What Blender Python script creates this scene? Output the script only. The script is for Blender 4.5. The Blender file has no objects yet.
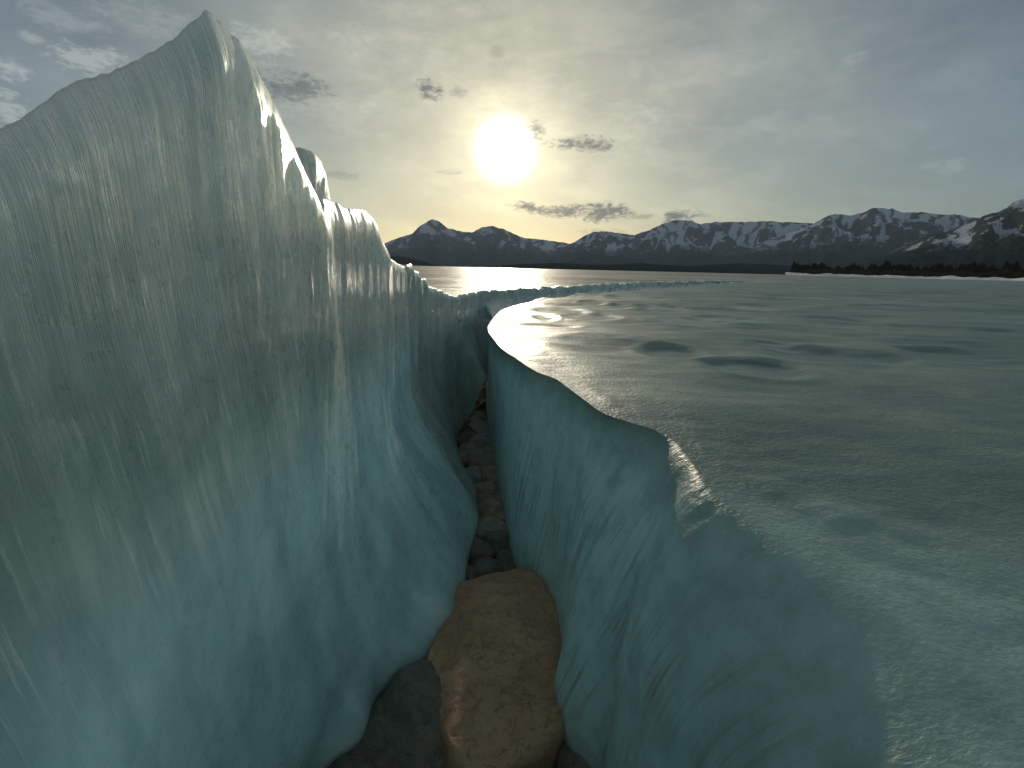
import bpy, math, random
import numpy as np
from mathutils import Vector, Matrix

# ------------------------------------------------------------------ camera
F = 512.0
TH = math.atan(116 / 512.0)
RO = math.asin(0.0235)
ct, st = math.cos(TH), math.sin(TH)
FW = np.array([0, ct, -st]); R0 = np.array([1.0, 0, 0]); U0 = np.array([0, st, ct])
RT = R0 * math.cos(RO) + U0 * math.sin(RO)
UP = U0 * math.cos(RO) - R0 * math.sin(RO)

scene = bpy.context.scene
COL = scene.collection
cam_d = bpy.data.cameras.new('camera')
cam_d.sensor_width = 36; cam_d.lens = 18
cam_d.clip_start = 0.02; cam_d.clip_end = 60000
cam = bpy.data.objects.new('camera', cam_d); COL.objects.link(cam)
m = Matrix.Identity(4)
for i in range(3):
    m[i][0] = RT[i]; m[i][1] = UP[i]; m[i][2] = -FW[i]
cam.matrix_world = m
scene.camera = cam


def ray(px, py):
    d = FW * F + RT * (px - 512) + UP * (384 - py)
    return d / np.linalg.norm(d)


def hit(px, py, x=None, y=None, z=None):
    d = ray(px, py)
    if x is not None: t = x / d[0]
    elif y is not None: t = y / d[1]
    else: t = z / d[2]
    return d * t


scene.view_settings.view_transform = 'Standard'
scene.view_settings.look = 'None'
scene.view_settings.exposure = 0.35
scene.view_settings.gamma = 1
scene.view_settings.use_curve_mapping = False

# ------------------------------------------------------------------ sun + sky
SUN = ray(505, 150)
SUN_EL = math.asin(SUN[2]); SUN_AZ = math.atan2(SUN[0], SUN[1])
sd = bpy.data.lights.new('sun', 'SUN'); sd.energy = 2.0; sd.angle = math.radians(0.6)
sd.color = (1.0, 0.88, 0.68)
so = bpy.data.objects.new('sun', sd); COL.objects.link(so)
so.rotation_euler = Vector(SUN).to_track_quat('Z', 'Y').to_euler()


class NT:
    """small helper for building node trees"""
    def __init__(s, tree): s.t = tree
    def n(s, kind, **kw):
        nd = s.t.nodes.new(kind)
        for k, v in kw.items(): setattr(nd, k, v)
        return nd
    def put(s, sock, v):
        if isinstance(v, bpy.types.NodeSocket): s.t.links.new(v, sock)
        elif v is not None: sock.default_value = v
    def m(s, op, a, b=None, c=None, clamp=False):
        nd = s.n('ShaderNodeMath', operation=op, use_clamp=clamp)
        for i, v in enumerate((a, b, c)): s.put(nd.inputs[i], v)
        return nd.outputs[0]
    def vm(s, op, a, b=None):
        nd = s.n('ShaderNodeVectorMath', operation=op)
        s.put(nd.inputs[0], a)
        if b is not None: s.put(nd.inputs[1], b)
        return nd.outputs['Value' if op in ('DOT_PRODUCT', 'LENGTH') else 'Vector']
    def mixc(s, f, a, b, mode='MIX'):
        nd = s.n('ShaderNodeMix', data_type='RGBA', blend_type=mode)
        s.put(nd.inputs[0], f); s.put(nd.inputs[6], a if isinstance(a, bpy.types.NodeSocket) else (*a, 1) if len(a) == 3 else a)
        s.put(nd.inputs[7], b if isinstance(b, bpy.types.NodeSocket) else (*b, 1) if len(b) == 3 else b)
        return nd.outputs[2]
    def ramp(s, f, stops, interp='LINEAR'):
        nd = s.n('ShaderNodeValToRGB'); nd.color_ramp.interpolation = interp
        e = nd.color_ramp.elements
        while len(e) < len(stops): e.new(0.5)
        for el, (p, c) in zip(e, stops):
            el.position = p; el.color = (*c, 1) if not isinstance(c, (int, float)) else (c, c, c, 1)
        s.put(nd.inputs[0], f)
        return nd.outputs[0]
    def noise(s, vec, scale, detail=3, rough=0.55, dist=0.0, kind='FBM'):
        nd = s.n('ShaderNodeTexNoise'); nd.noise_type = kind
        s.put(nd.inputs['Vector'], vec)
        nd.inputs['Scale'].default_value = scale; nd.inputs['Detail'].default_value = detail
        nd.inputs['Roughness'].default_value = rough; nd.inputs['Distortion'].default_value = dist
        return nd.outputs[0]
    def smooth(s, v, a, b, lo=0.0, hi=1.0):
        nd = s.n('ShaderNodeMapRange', interpolation_type='SMOOTHSTEP')
        s.put(nd.inputs[0], v)
        for i, q in enumerate((a, b, lo, hi)): nd.inputs[i + 1].default_value = q
        return nd.outputs[0]
    def scale(s, v, k):
        nd = s.n('ShaderNodeMapping'); s.put(nd.inputs[0], v); nd.inputs['Scale'].default_value = k
        return nd.outputs[0]


world = bpy.data.worlds.new('World'); scene.world = world
world.use_nodes = True
wt = world.node_tree; wt.nodes.clear(); W = NT(wt)
tc = W.n('ShaderNodeTexCoord').outputs['Generated']
dirn = W.vm('NORMALIZE', tc)
sep = W.n('ShaderNodeSeparateXYZ'); W.put(sep.inputs[0], dirn)
az = W.m('ARCTAN2', sep.outputs[0], sep.outputs[1])
el = W.m('ARCSINE', sep.outputs[2])
sky = W.n('ShaderNodeTexSky'); sky.sky_type = 'NISHITA'; sky.sun_disc = False
sky.sun_elevation = SUN_EL; sky.sun_rotation = SUN_AZ; sky.dust_density = 0.4; sky.air_density = 1.0; sky.ozone_density = 1.0
bg1 = W.n('ShaderNodeBackground'); nish = W.mixc(1.0, sky.outputs[0], (.52, .54, .56), 'MULTIPLY'); bg1.inputs[1].default_value = 0.05
cosa = W.vm('DOT_PRODUCT', dirn, tuple(SUN))
ang = W.m('DIVIDE', W.m('ARCCOSINE', cosa), math.pi)      # 0..1 over 180 deg
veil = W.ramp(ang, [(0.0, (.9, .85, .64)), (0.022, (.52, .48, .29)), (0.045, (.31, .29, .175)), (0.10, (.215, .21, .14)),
                    (0.17, (.128, .130, .102)), (0.255, (.048, .062, .078)), (0.31, (.060, .070, .080)), (0.38, (.10, .107, .104)), (0.5, (.18, .20, .19)), (1.0, (.19, .21, .20))])  # last stops raised: unseen sky overhead and behind the camera, brightened to light the ice
# warm, lighter band low over the horizon around the sun
band = W.m('MULTIPLY', W.smooth(el, 0.42, 0.0), W.smooth(W.m('ABSOLUTE', W.m('SUBTRACT', az, SUN_AZ)), 0.95, 0.0))
veil = W.mixc(band, veil, W.mixc(1.0, veil, (.07, .066, .034), 'ADD'))
# mottled thin cloud sheet
cvec = W.n('ShaderNodeCombineXYZ')
W.put(cvec.inputs[0], az); W.put(cvec.inputs[1], W.m('MULTIPLY', el, 2.2)); cvec = cvec.outputs[0]
n1 = W.noise(cvec, 3.2, 6, .55, .3)
n2 = W.noise(cvec, 11.0, 6, .6, .2)
mot = W.m('ADD', W.smooth(n1, .3, .72, .70, 1.25), W.smooth(n2, .42, .72, -.07, .20))
veil = W.vm('SCALE', veil); veil_n = wt.nodes[-1]; W.put(veil_n.inputs['Scale'], mot)
# single small clouds, seen in fixed directions of the sky: (px, py, half width, half height, kind)
nA = W.m('ADD', W.m('MULTIPLY', W.noise(cvec, 24.0, 5, .62, .5), .5), W.m('MULTIPLY', W.noise(cvec, 75.0, 4, .62, .6), .5))
edge = W.m('MULTIPLY', W.m('SUBTRACT', nA, .5), 5.6)
def blobs(lst):
    tot = None
    for (px, py, wpx, hpx, k) in lst:
        d = ray(px, py); a0 = math.atan2(d[0], d[1]); e0 = math.asin(d[2])
        r1 = ray(px + wpx, py); r2 = ray(px, py - hpx)
        wa = abs(math.atan2(r1[0], r1[1]) - a0); he = abs(math.asin(r2[2]) - e0)
        u = W.m('DIVIDE', W.m('SUBTRACT', az, a0), wa); v = W.m('DIVIDE', W.m('SUBTRACT', el, e0), he)
        r = W.m('ADD', W.m('MULTIPLY', u, u), W.m('MULTIPLY', v, v))
        f = W.m('SUBTRACT', 1.0, W.m('ADD', r, W.m('MULTIPLY', edge, -1.4)))
        f = W.m('MULTIPLY', W.smooth(f, -.35, 1.5), k)
        tot = f if tot is None else W.m('MAXIMUM', tot, f)
    return W.m('MINIMUM', tot, 1.0)
dark = blobs([(604, 212, 26, 10, 1.3), (565, 211, 46, 7, 1.1), (523, 207, 16, 6, 1.2), (640, 217, 22, 3, .5), (680, 216, 18, 8, 1.2),
              (537, 130, 10, 9, 1.1), (585, 144, 34, 8, 1.0), (430, 90, 14, 11, .9), (458, 92, 9, 7, .45), (447, 172, 14, 3, .35),
              (290, 88, 44, 16, .85), (600, 232, 30, 4, .4), (497, 52, 8, 8, .3), (700, 215, 10, 3, .4), (340, 175, 22, 5, .3)])
lite = blobs([(98, 62, 44, 16, 1.2), (32, 38, 14, 6, .8), (258, 42, 34, 20, .8), (10, 70, 20, 13, 1.1), (2, 108, 34, 20, 1.3),
              (360, 38, 30, 14, .35), (855, 61, 14, 9, .45), (945, 166, 28, 9, .35), (740, 135, 34, 12, .18), (470, 8, 30, 10, .3),
              (655, 88, 14, 7, .2), (395, 10, 26, 12, .3), (610, 130, 80, 30, .35), (440, 60, 90, 26, .25), (560, 95, 60, 20, .25), (150, 20, 70, 18, .4), (330, 110, 60, 24, .3), (60, 20, 46, 12, .5), (700, 60, 90, 26, .15), (35, 3, 20, 7, .35)])
veil2 = W.mixc(dark, veil, W.mixc(1.0, veil, (.24, .24, .30), 'MULTIPLY'))
veil2 = W.mixc(lite, veil2, W.mixc(1.0, veil2, (.155, .15, .125), 'ADD'))
# sun seen through the veil: bright disc with its glare
disc = W.smooth(W.m('ARCCOSINE', cosa), .080, .026)
veil2 = W.mixc(W.m('MULTIPLY', disc, disc), veil2, (2.0, 1.9, 1.5))
W.put(bg1.inputs[0], W.mixc(dark, nish, W.mixc(1.0, nish, (.35, .36, .42), 'MULTIPLY')))
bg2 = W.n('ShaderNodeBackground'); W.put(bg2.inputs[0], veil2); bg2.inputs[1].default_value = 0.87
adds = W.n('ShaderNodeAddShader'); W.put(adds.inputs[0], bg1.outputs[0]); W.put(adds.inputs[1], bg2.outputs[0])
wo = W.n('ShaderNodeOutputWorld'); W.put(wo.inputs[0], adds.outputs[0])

# ------------------------------------------------------------------ helpers
rng = np.random.default_rng(7); random.seed(7)
_P = rng.permutation(512).astype(np.int64); _P = np.concatenate([_P, _P, _P])
_G = rng.normal(size=(512, 3)); _G /= np.linalg.norm(_G, axis=1, keepdims=True)


def pn(x, y, z=0.0):
    """gradient noise, about -0.7..0.7"""
    x, y, z = np.broadcast_arrays(np.asarray(x, float), np.asarray(y, float), np.asarray(z, float))
    xi, yi, zi = np.floor(x).astype(int), np.floor(y).astype(int), np.floor(z).astype(int)
    xf, yf, zf = x - xi, y - yi, z - zi
    f = lambda t: t * t * t * (t * (t * 6 - 15) + 10)
    u, v, w = f(xf), f(yf), f(zf)
    out = 0
    for i in (0, 1):
        for j in (0, 1):
            for k in (0, 1):
                h = _P[_P[_P[(xi + i) % 512] + (yi + j) % 512] + (zi + k) % 512]
                g = _G[h]
                d = g[..., 0] * (xf - i) + g[..., 1] * (yf - j) + g[..., 2] * (zf - k)
                out = out + d * (u if i else 1 - u) * (v if j else 1 - v) * (w if k else 1 - w)
    return out


def fbm(x, y, z=0.0, o=4, g=.5):
    s = 0; a = 1
    for i in range(o):
        s = s + a * pn(x * 2 ** i + 13 * i, y * 2 ** i + 7 * i, np.asarray(z) * 2 ** i); a *= g
    return s


def ridged(x, y, z=0.0, o=5, g=.5):
    s = 0; a = 1; w = 1
    for i in range(o):
        n = 1 - np.abs(pn(x * 2 ** i + 31 * i, y * 2 ** i + 17 * i, z)) * 2.2
        n = np.clip(n, 0, 1) ** 2 * w
        s = s + a * n; w = np.clip(n * 1.6, 0, 1); a *= g
    return s


def sstep(x, a, b):
    t = np.clip((np.asarray(x, float) - a) / (b - a), 0, 1)
    return t * t * (3 - 2 * t)


def pchip(xs, ys, xq):
    """monotone cubic interpolation"""
    xs = np.asarray(xs, float); ys = np.asarray(ys, float); xq = np.asarray(xq, float)
    h = np.diff(xs); dl = np.diff(ys) / h
    d = np.zeros_like(ys)
    for i in range(1, len(xs) - 1):
        if dl[i - 1] * dl[i] > 0:
            w1 = 2 * h[i] + h[i - 1]; w2 = h[i] + 2 * h[i - 1]
            d[i] = (w1 + w2) / (w1 / dl[i - 1] + w2 / dl[i])
    d[0], d[-1] = dl[0], dl[-1]
    k = np.clip(np.searchsorted(xs, xq) - 1, 0, len(xs) - 2)
    t = (xq - xs[k]) / h[k]
    lo = xq < xs[0]; hi = xq > xs[-1]
    t = np.clip(t, 0, 1)
    r = ((2 * t**3 - 3 * t**2 + 1) * ys[k] + (t**3 - 2 * t**2 + t) * h[k] * d[k]
         + (-2 * t**3 + 3 * t**2) * ys[k + 1] + (t**3 - t**2) * h[k] * d[k + 1])
    r = np.where(lo, ys[0], r); r = np.where(hi, ys[-1] + (xq - xs[-1]) * dl[-1], r)
    return r


def mesh_obj(name, V, Fc, mat=None, uv=None, attrs=None, smooth=True, parent=None):
    me = bpy.data.meshes.new(name)
    V = np.asarray(V, dtype=np.float32)
    if isinstance(Fc, np.ndarray):
        n = Fc.shape[1]
        me.vertices.add(len(V)); me.vertices.foreach_set('co', V.ravel())
        me.loops.add(Fc.size); me.loops.foreach_set('vertex_index', Fc.ravel().astype(np.int32))
        me.polygons.add(len(Fc)); me.polygons.foreach_set('loop_start', (np.arange(len(Fc)) * n).astype(np.int32))
        me.update(calc_edges=True)
    else:
        me.from_pydata([tuple(map(float, v)) for v in V], [], Fc)
    me.validate()
    if uv is not None:
        l = me.uv_layers.new(name='UVMap'); idx = np.zeros(len(me.loops), np.int32)
        me.loops.foreach_get('vertex_index', idx)
        l.data.foreach_set('uv', np.asarray(uv, np.float32)[idx].ravel())
    for k, a in (attrs or {}).items():
        at = me.attributes.new(k, 'FLOAT', 'POINT'); at.data.foreach_set('value', np.asarray(a, np.float32).ravel())
    if smooth: me.polygons.foreach_set('use_smooth', np.ones(len(me.polygons), bool))
    if mat: me.materials.append(mat)
    o = bpy.data.objects.new(name, me); COL.objects.link(o)
    if parent: o.parent = parent
    return o


def grid_faces(nu, nv, close_v=False):
    i = np.arange(nu - 1)[:, None]; j = np.arange(nv if close_v else nv - 1)[None, :]
    j2 = (j + 1) % nv
    a = i * nv + j; b = (i + 1) * nv + j; c = (i + 1) * nv + j2; d = i * nv + j2
    return np.stack([a, b, c, d], -1).reshape(-1, 4)


def tag(o, label=None, cat=None, group=None, kind=None):
    if label: o['label'] = label
    if cat: o['category'] = cat
    if group: o['group'] = group
    if kind: o['kind'] = kind
    return o


def material(name):
    mt = bpy.data.materials.new(name); mt.use_nodes = True
    t = mt.node_tree; t.nodes.clear(); N = NT(t)
    p = N.n('ShaderNodeBsdfPrincipled'); o = N.n('ShaderNodeOutputMaterial')
    t.links.new(p.outputs[0], o.inputs[0])
    return mt, N, p


def bump(N, h, strength, dist, prev=None):
    b = N.n('ShaderNodeBump'); b.inputs['Strength'].default_value = strength; b.inputs['Distance'].default_value = dist
    N.put(b.inputs['Height'], h)
    if prev is not None: N.put(b.inputs['Normal'], prev)
    return b.outputs[0]


# ------------------------------------------------------------------ materials
def ice_wall_mat(name, base, frosty, streak, sss=1.0, rough=.33, rad=(.14, .19, .20)):
    mt, N, p = material(name)
    uvn = N.n('ShaderNodeUVMap').outputs[0]
    obj = N.n('ShaderNodeTexCoord').outputs['Object']
    s1 = N.noise(N.scale(uvn, (30, 1.6, 1)), 1.0, 5, .62, .35)
    s2 = N.noise(N.scale(uvn, (120, 6, 1)), 1.0, 4, .6, .25)
    s3 = N.noise(N.scale(uvn, (9, .8, 1)), 1.0, 3, .5, .5)
    blot = N.noise(obj, 4.0, 4, .6)
    grain = N.noise(obj, 160.0, 2, .6)
    st = N.n('ShaderNodeAttribute', attribute_name='streaky').outputs['Fac']
    k = N.m('MULTIPLY', N.m('MULTIPLY', N.smooth(s1, .47, .72), N.smooth(blot, .35, .62)), st)
    k2 = N.m('MULTIPLY', N.m('MULTIPLY', N.smooth(s2, .54, .70), .8), st)
    mask = N.m('MAXIMUM', k, k2, clamp=True)
    tone = N.smooth(blot, .3, .7)
    c0 = N.mixc(N.smooth(N.m('ADD', st, N.m('MULTIPLY', N.m('SUBTRACT', blot, .5), .7)), .35, .95), base, frosty)
    c0 = N.mixc(tone, N.mixc(1.0, c0, (.82, .82, .82), 'MULTIPLY'), N.mixc(1.0, c0, (1.12, 1.12, 1.12), 'MULTIPLY'))
    cl = N.mixc(N.smooth(s3, .3, .7), c0, N.mixc(1.0, c0, (.78, .83, .86), 'MULTIPLY'))
    cl = N.mixc(N.m('MULTIPLY', mask, .9), cl, streak)
    N.put(p.inputs['Base Color'], cl)
    p.inputs['Subsurface Weight'].default_value = sss
    p.inputs['Subsurface Radius'].default_value = (1, 1, 1)
    p.inputs['Subsurface Radius'].default_value = rad; p.inputs['Subsurface Scale'].default_value = 1.0
    p.inputs['IOR'].default_value = 1.31
    N.put(p.inputs['Roughness'], N.smooth(N.noise(obj, 30, 3), .3, .7, rough * .6, rough * 1.7))
    hsum = N.m('ADD', N.m('MULTIPLY', s1, .9), N.m('MULTIPLY', s2, .6))
    b = bump(N, N.m('MULTIPLY', hsum, st), .8, .014)
    b = bump(N, N.noise(obj, 45, 4, .6), .16, .004, b)
    b = bump(N, grain, .12, .001, b)
    N.put(p.inputs['Normal'], b)
    # wet glassy film: sharp little glints along the streaks
    s4 = N.noise(N.scale(uvn, (210, 26, 1)), 1.0, 3, .6, .6)
    s5 = N.noise(N.scale(uvn, (60, 7, 1)), 1.0, 4, .65, .6)
    cb = bump(N, N.m('ADD', N.m('MULTIPLY', s5, 1.0), N.m('MULTIPLY', s4, .4)), 1.0, .018)
    cb = bump(N, N.noise(obj, 130, 2, .5), .35, .003, cb)
    N.put(p.inputs['Transmission Weight'], N.m('MULTIPLY', N.smooth(st, .75, 1.0), .35))
    N.put(p.inputs['Coat Weight'], N.m('MULTIPLY', N.m('ADD', N.m('MULTIPLY', st, .8), .15), 1.0))
    p.inputs['Coat Roughness'].default_value = .09; p.inputs['Coat IOR'].default_value = 1.36
    N.put(p.inputs['Coat Normal'], cb)
    return mt


M_SLAB = ice_wall_mat('milky_teal_ice', (.60, .90, .90), (.58, .68, .62), (.93, .94, .89))
M_RIDGE = ice_wall_mat('ridge_ice', (.40, .52, .50), (.50, .57, .53), (.85, .86, .82), rad=(.06, .08, .085))


def sheet_mat(name):
    mt, N, p = material(name)
    obj = N.n('ShaderNodeTexCoord').outputs['Object']
    geo = N.n('ShaderNodeSeparateXYZ'); N.put(geo.inputs[0], obj)
    pit = N.n('ShaderNodeAttribute', attribute_name='pit').outputs['Fac']
    wall = N.n('ShaderNodeAttribute', attribute_name='wall').outputs['Fac']
    uvn = N.n('ShaderNodeUVMap').outputs[0]
    strk = N.n('ShaderNodeAttribute', attribute_name='streaky').outputs['Fac']
    broad = N.noise(N.scale(obj, (.5, .8, .5)), 1.0, 5, .6, .4)
    mid = N.noise(N.scale(obj, (2.2, 2.8, 2)), 1.0, 5, .6, .3)
    speck = N.noise(obj, 70, 3, .65)
    frost = N.m('ADD', N.m('MULTIPLY', broad, .6), N.m('MULTIPLY', mid, .4))
    frost = N.m('MULTIPLY', N.smooth(frost, .34, .66), N.m('SUBTRACT', 1.0, pit), clamp=True)
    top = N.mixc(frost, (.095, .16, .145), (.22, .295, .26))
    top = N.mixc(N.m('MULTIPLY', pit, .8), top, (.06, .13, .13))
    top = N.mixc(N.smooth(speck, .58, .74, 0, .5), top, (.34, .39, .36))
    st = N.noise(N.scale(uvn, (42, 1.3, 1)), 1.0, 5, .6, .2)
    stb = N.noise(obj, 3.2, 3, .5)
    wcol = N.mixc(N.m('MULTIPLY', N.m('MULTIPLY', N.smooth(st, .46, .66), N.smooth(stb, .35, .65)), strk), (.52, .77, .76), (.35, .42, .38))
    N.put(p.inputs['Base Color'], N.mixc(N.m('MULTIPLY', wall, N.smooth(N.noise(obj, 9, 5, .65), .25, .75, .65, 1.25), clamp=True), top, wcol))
    p.inputs['Specular IOR Level'].default_value = .42
    N.put(p.inputs['Subsurface Weight'], N.m('MULTIPLY', wall, 1.0))
    p.inputs['Subsurface Radius'].default_value = (.12, .23, .26); p.inputs['Subsurface Scale'].default_value = 1.0
    p.inputs['IOR'].default_value = 1.31
    rg = N.m('ADD', N.m('MULTIPLY', frost, .20), .40)
    rg = N.m('SUBTRACT', rg, N.m('MULTIPLY', pit, .12))
    N.put(p.inputs['Roughness'], rg)
    # orange-peel ripple of wind-polished ice, wider farther waves
    peel = N.noise(N.scale(obj, (1, 1.4, 1)), 90, 3, .55, .4)
    cell = N.n('ShaderNodeTexVoronoi', feature='SMOOTH_F1'); N.put(cell.inputs['Vector'], obj); cell.inputs['Scale'].default_value = 62
    h1 = N.m('ADD', N.m('MULTIPLY', peel, .7), N.m('MULTIPLY', cell.outputs['Distance'], .5))
    sm = N.m('SUBTRACT', 1.0, N.m('MULTIPLY', pit, .85))
    sm = N.m('MULTIPLY', sm, N.m('SUBTRACT', 1.0, N.m('MULTIPLY', strk, .8)))
    b = bump(N, N.m('MULTIPLY', h1, sm), .7, .006)
    b = bump(N, N.m('MULTIPLY', mid, N.m('SUBTRACT', 1.0, wall)), .22, .03, b)
    b = bump(N, N.m('MULTIPLY', broad, N.m('SUBTRACT', 1.0, wall)), .25, .08, b)
    b = bump(N, N.m('MULTIPLY', st, strk), .6, .012, b)
    b = bump(N, N.m('MULTIPLY', N.noise(N.scale(uvn, (110, 9, 1)), 1.0, 3, .6, .3), strk), .4, .004, b)
    N.put(p.inputs['Normal'], b)
    return mt


M_SHEET = sheet_mat('polished_lake_ice')


def lake_mat():
    mt, N, p = material('far_lake_ice')
    obj = N.n('ShaderNodeTexCoord').outputs['Object']
    a = N.noise(N.scale(obj, (.05, .16, 1)), 1.0, 6, .62, .8)
    b0 = N.noise(N.scale(obj, (.5, 1.3, 1)), 1.0, 5, .6, .3)
    f = N.smooth(N.m('ADD', N.m('MULTIPLY', a, .7), N.m('MULTIPLY', b0, .3)), .46, .55)
    N.put(p.inputs['Base Color'], N.mixc(f, (.06, .05, .035), (.36, .36, .31)))
    N.put(p.inputs['Roughness'], N.m('ADD', N.m('MULTIPLY', f, .16), .34))
    p.inputs['IOR'].default_value = 1.31
    p.inputs['Specular IOR Level'].default_value = .28
    n = bump(N, b0, .9, .3); n = bump(N, a, .6, .8, n)
    n = bump(N, N.noise(obj, 30, 3), .3, .01, n)
    N.put(p.inputs['Normal'], n)
    return mt


M_LAKE = lake_mat()


def rock_mat(name, c1, c2, c3, rough=.6, pits=.5):
    mt, N, p = material(name)
    obj = N.n('ShaderNodeTexCoord').outputs['Object']
    a = N.noise(obj, 4.5, 6, .62, .4); b0 = N.noise(obj, 26, 5, .65)
    v = N.noise(obj, 150, 4, .75)
    cr = N.noise(N.scale(obj, (1, 1, 2.0)), 9, 6, .7, .25)
    c = N.mixc(N.smooth(a, .35, .65), c1, c2)
    c = N.mixc(N.smooth(b0, .52, .72, 0, .55), c, c3)
    crm = N.smooth(N.m('ABSOLUTE', N.m('SUBTRACT', cr, .5)), .012, 0, 0, pits)
    c = N.mixc(crm, c, tuple(q * .25 for q in c1))
    c = N.mixc(N.smooth(v, .62, .75, 0, pits), c, tuple(q * .3 for q in c1))
    N.put(p.inputs['Base Color'], c)
    N.put(p.inputs['Roughness'], N.smooth(b0, .3, .7, rough - .15, rough + .15))
    h = N.m('SUBTRACT', N.m('ADD', N.m('MULTIPLY', a, .8), N.m('MULTIPLY', b0, .5)), N.m('MULTIPLY', crm, .35))
    n = bump(N, h, .6, .03); n = bump(N, v, .6, .006, n)
    N.put(p.inputs['Normal'], n)
    return mt


M_BROWN = rock_mat('warm_sandstone', (.43, .265, .15), (.55, .355, .21), (.28, .18, .105), .7, .5)
M_DARK = rock_mat('dark_wet_stone', (.12, .12, .09), (.20, .19, .15), (.07, .072, .055), .42, .4)
M_GREY = rock_mat('grey_cobble', (.27, .27, .235), (.42, .41, .35), (.16, .165, .14), .5, .4)
M_OLIVE = rock_mat('olive_cobble', (.32, .29, .21), (.46, .42, .32), (.2, .2, .155), .5, .4)

# ------------------------------------------------------------------ lines of the crack, in metres (camera stands over it)
ZS = -0.50          # top of the lake ice
ZF = -1.62          # foot of the ice walls

rb = [(487, 395), (487, 420), (492, 450), (499, 490), (505, 520), (513, 560), (529, 588), (549, 620), (557, 655), (558, 690), (550, 722), (568, 760), (590, 790)]
rbp = np.array([hit(*q, z=ZF)[:2] for q in rb])
lb = [(485, 395), (472, 420), (462, 436), (463, 470), (480, 497), (482, 525), (470, 572), (468, 625), (440, 657), (404, 692), (377, 714), (370, 745), (335, 768)]
lbp = np.array([hit(*q, z=ZF)[:2] for q in lb])


def table(P, pre, post):
    """(x,y) picks -> sorted by y, x as a function of y"""
    P = sorted([tuple(q) for q in P] + pre + post, key=lambda q: q[1])
    out = [P[0]]
    for q in P[1:]:
        if q[1] > out[-1][1] + .01: out.append(q)
    return [q[1] for q in out], [q[0] for q in out]


RBY, RBX = table(rbp, [(.34, -3), (.33, .6), (.30, 1.3)], [(-.30, 7.6), (-.2, 8.2)])
LBY, LBX = table(lbp, [(-.62, -3), (-.62, .6), (-.63, 1.3)], [(-.36, 7.3), (-.24, 8.4)])

eb = [(905, 790), (850, 690), (800, 610), (745, 535), (706, 490), (694, 466), (679, 445), (655, 430), (632, 423), (604, 414), (578, 395), (556, 379),
      (535, 371), (515, 358), (499, 346), (488, 326), (500, 312), (528, 303), (560, 298), (620, 292), (700, 286), (760, 283.5)]
def drop(y):
    """the ice top sags gently towards the place where the camera stands"""
    return .045 * np.clip(2.0 - np.asarray(y, float), 0, 2.3) ** 2


def on_top(px, py):
    z = ZS
    for _ in range(25): z = .5 * z + .5 * (ZS - float(drop(hit(px, py, z=z)[1])))
    return hit(px, py, z=z)


ep = np.array([on_top(*q)[:2] for q in eb])
EY, EX = table(ep, [(.42, -3), (.40, -.5), (.38, .2)], [(60, 90), (260, 300)])
xe = lambda y: pchip(EY, EX, y)
xrb = lambda y: pchip(RBY, RBX, y)
xlb = lambda y: pchip(LBY, LBX, y)

# ------------------------------------------------------------------ right: the lake ice with its broken edge
ys = [-3.0]
while ys[-1] < 900:
    y = ys[-1]
    ys.append(y + (.05 if y < .3  else .008 + max(0, y - 1.2) * .011 if y < 60 else y * .03))
ys = np.array(ys)
NW = 90
ph = np.linspace(0, 1, NW) ** .9 * math.pi / 2
dd = [0.006]
while dd[-1] < 600: dd.append(dd[-1] + .008 + dd[-1] * .019)
dd = np.array(dd)
Y = ys[:, None]
XE = xe(ys)[:, None]; XB = xrb(ys)[:, None]
far = sstep(ys, 6.8, 9)[:, None]
XB = XB * (1 - far) + (XE - .18) * far
ZB = ZF * (1 - far) + (ZS - .35) * far
n_ex = 1.45 + .9 * sstep(ys, 4.5, 6)[:, None]
e = 2 / n_ex
Xw = XB + (XE - XB) * (1 - np.cos(ph)[None, :].clip(1e-9) ** e)
Zw = ZB + (ZS - ZB) * (np.sin(ph)[None, :].clip(1e-9) ** e)
tt = (ph / (math.pi / 2))[None, :]
Zs0 = ZS - drop(Y) + 0 * dd[None, :]
nzr = 1 - sstep(Y, .55, 1.55)
XE2 = XE + .22 * nzr
Xs = XE2 + dd[None, :]; Ys = Y + 0 * Xs
Yw = Y + 0 * Xw
# relief of the wall (scallops and run-down ribs)
wf = np.sin(np.pi * np.clip(tt, 0, 1)) ** .7
bulge = .026 * pn(Yw * 2.3, Zw * 1.2, 3.1) + .018 * pn(Yw * 7 + Zw * 1.5, Zw * 2.0, 5.2) + .006 * pn(Yw * 26 + Zw * 5, Zw * 3, 1.2)
Xw = Xw + bulge * wf * (1 - .6 * far)
# relief of the sheet
u = fbm(Xs * .9, Ys * 1.7, 2.0, 5) * .018 + fbm(Xs * 3.2, Ys * 4.2, 6.0, 3) * .007 * sstep(Ys, 1.6, 3) * (1 - sstep(Ys, 25, 60)) + fbm(Xs * .16, Ys * .4, 5.0, 4) * .03 * sstep(Ys, 2, 12)
u = u + ridged(Xs * .25 + .35 * fbm(Xs * .3, Ys * .3, 8.), Ys * .6, 1.5, 4) * .030 * sstep(Ys, 2.5, 7)
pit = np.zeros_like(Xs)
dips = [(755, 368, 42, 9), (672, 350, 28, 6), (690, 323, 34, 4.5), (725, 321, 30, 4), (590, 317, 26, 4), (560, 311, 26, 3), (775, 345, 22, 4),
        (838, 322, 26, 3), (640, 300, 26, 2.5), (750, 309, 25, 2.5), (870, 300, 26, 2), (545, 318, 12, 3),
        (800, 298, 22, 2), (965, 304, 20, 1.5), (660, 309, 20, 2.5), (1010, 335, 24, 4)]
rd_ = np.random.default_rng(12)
wdips = []
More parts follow.
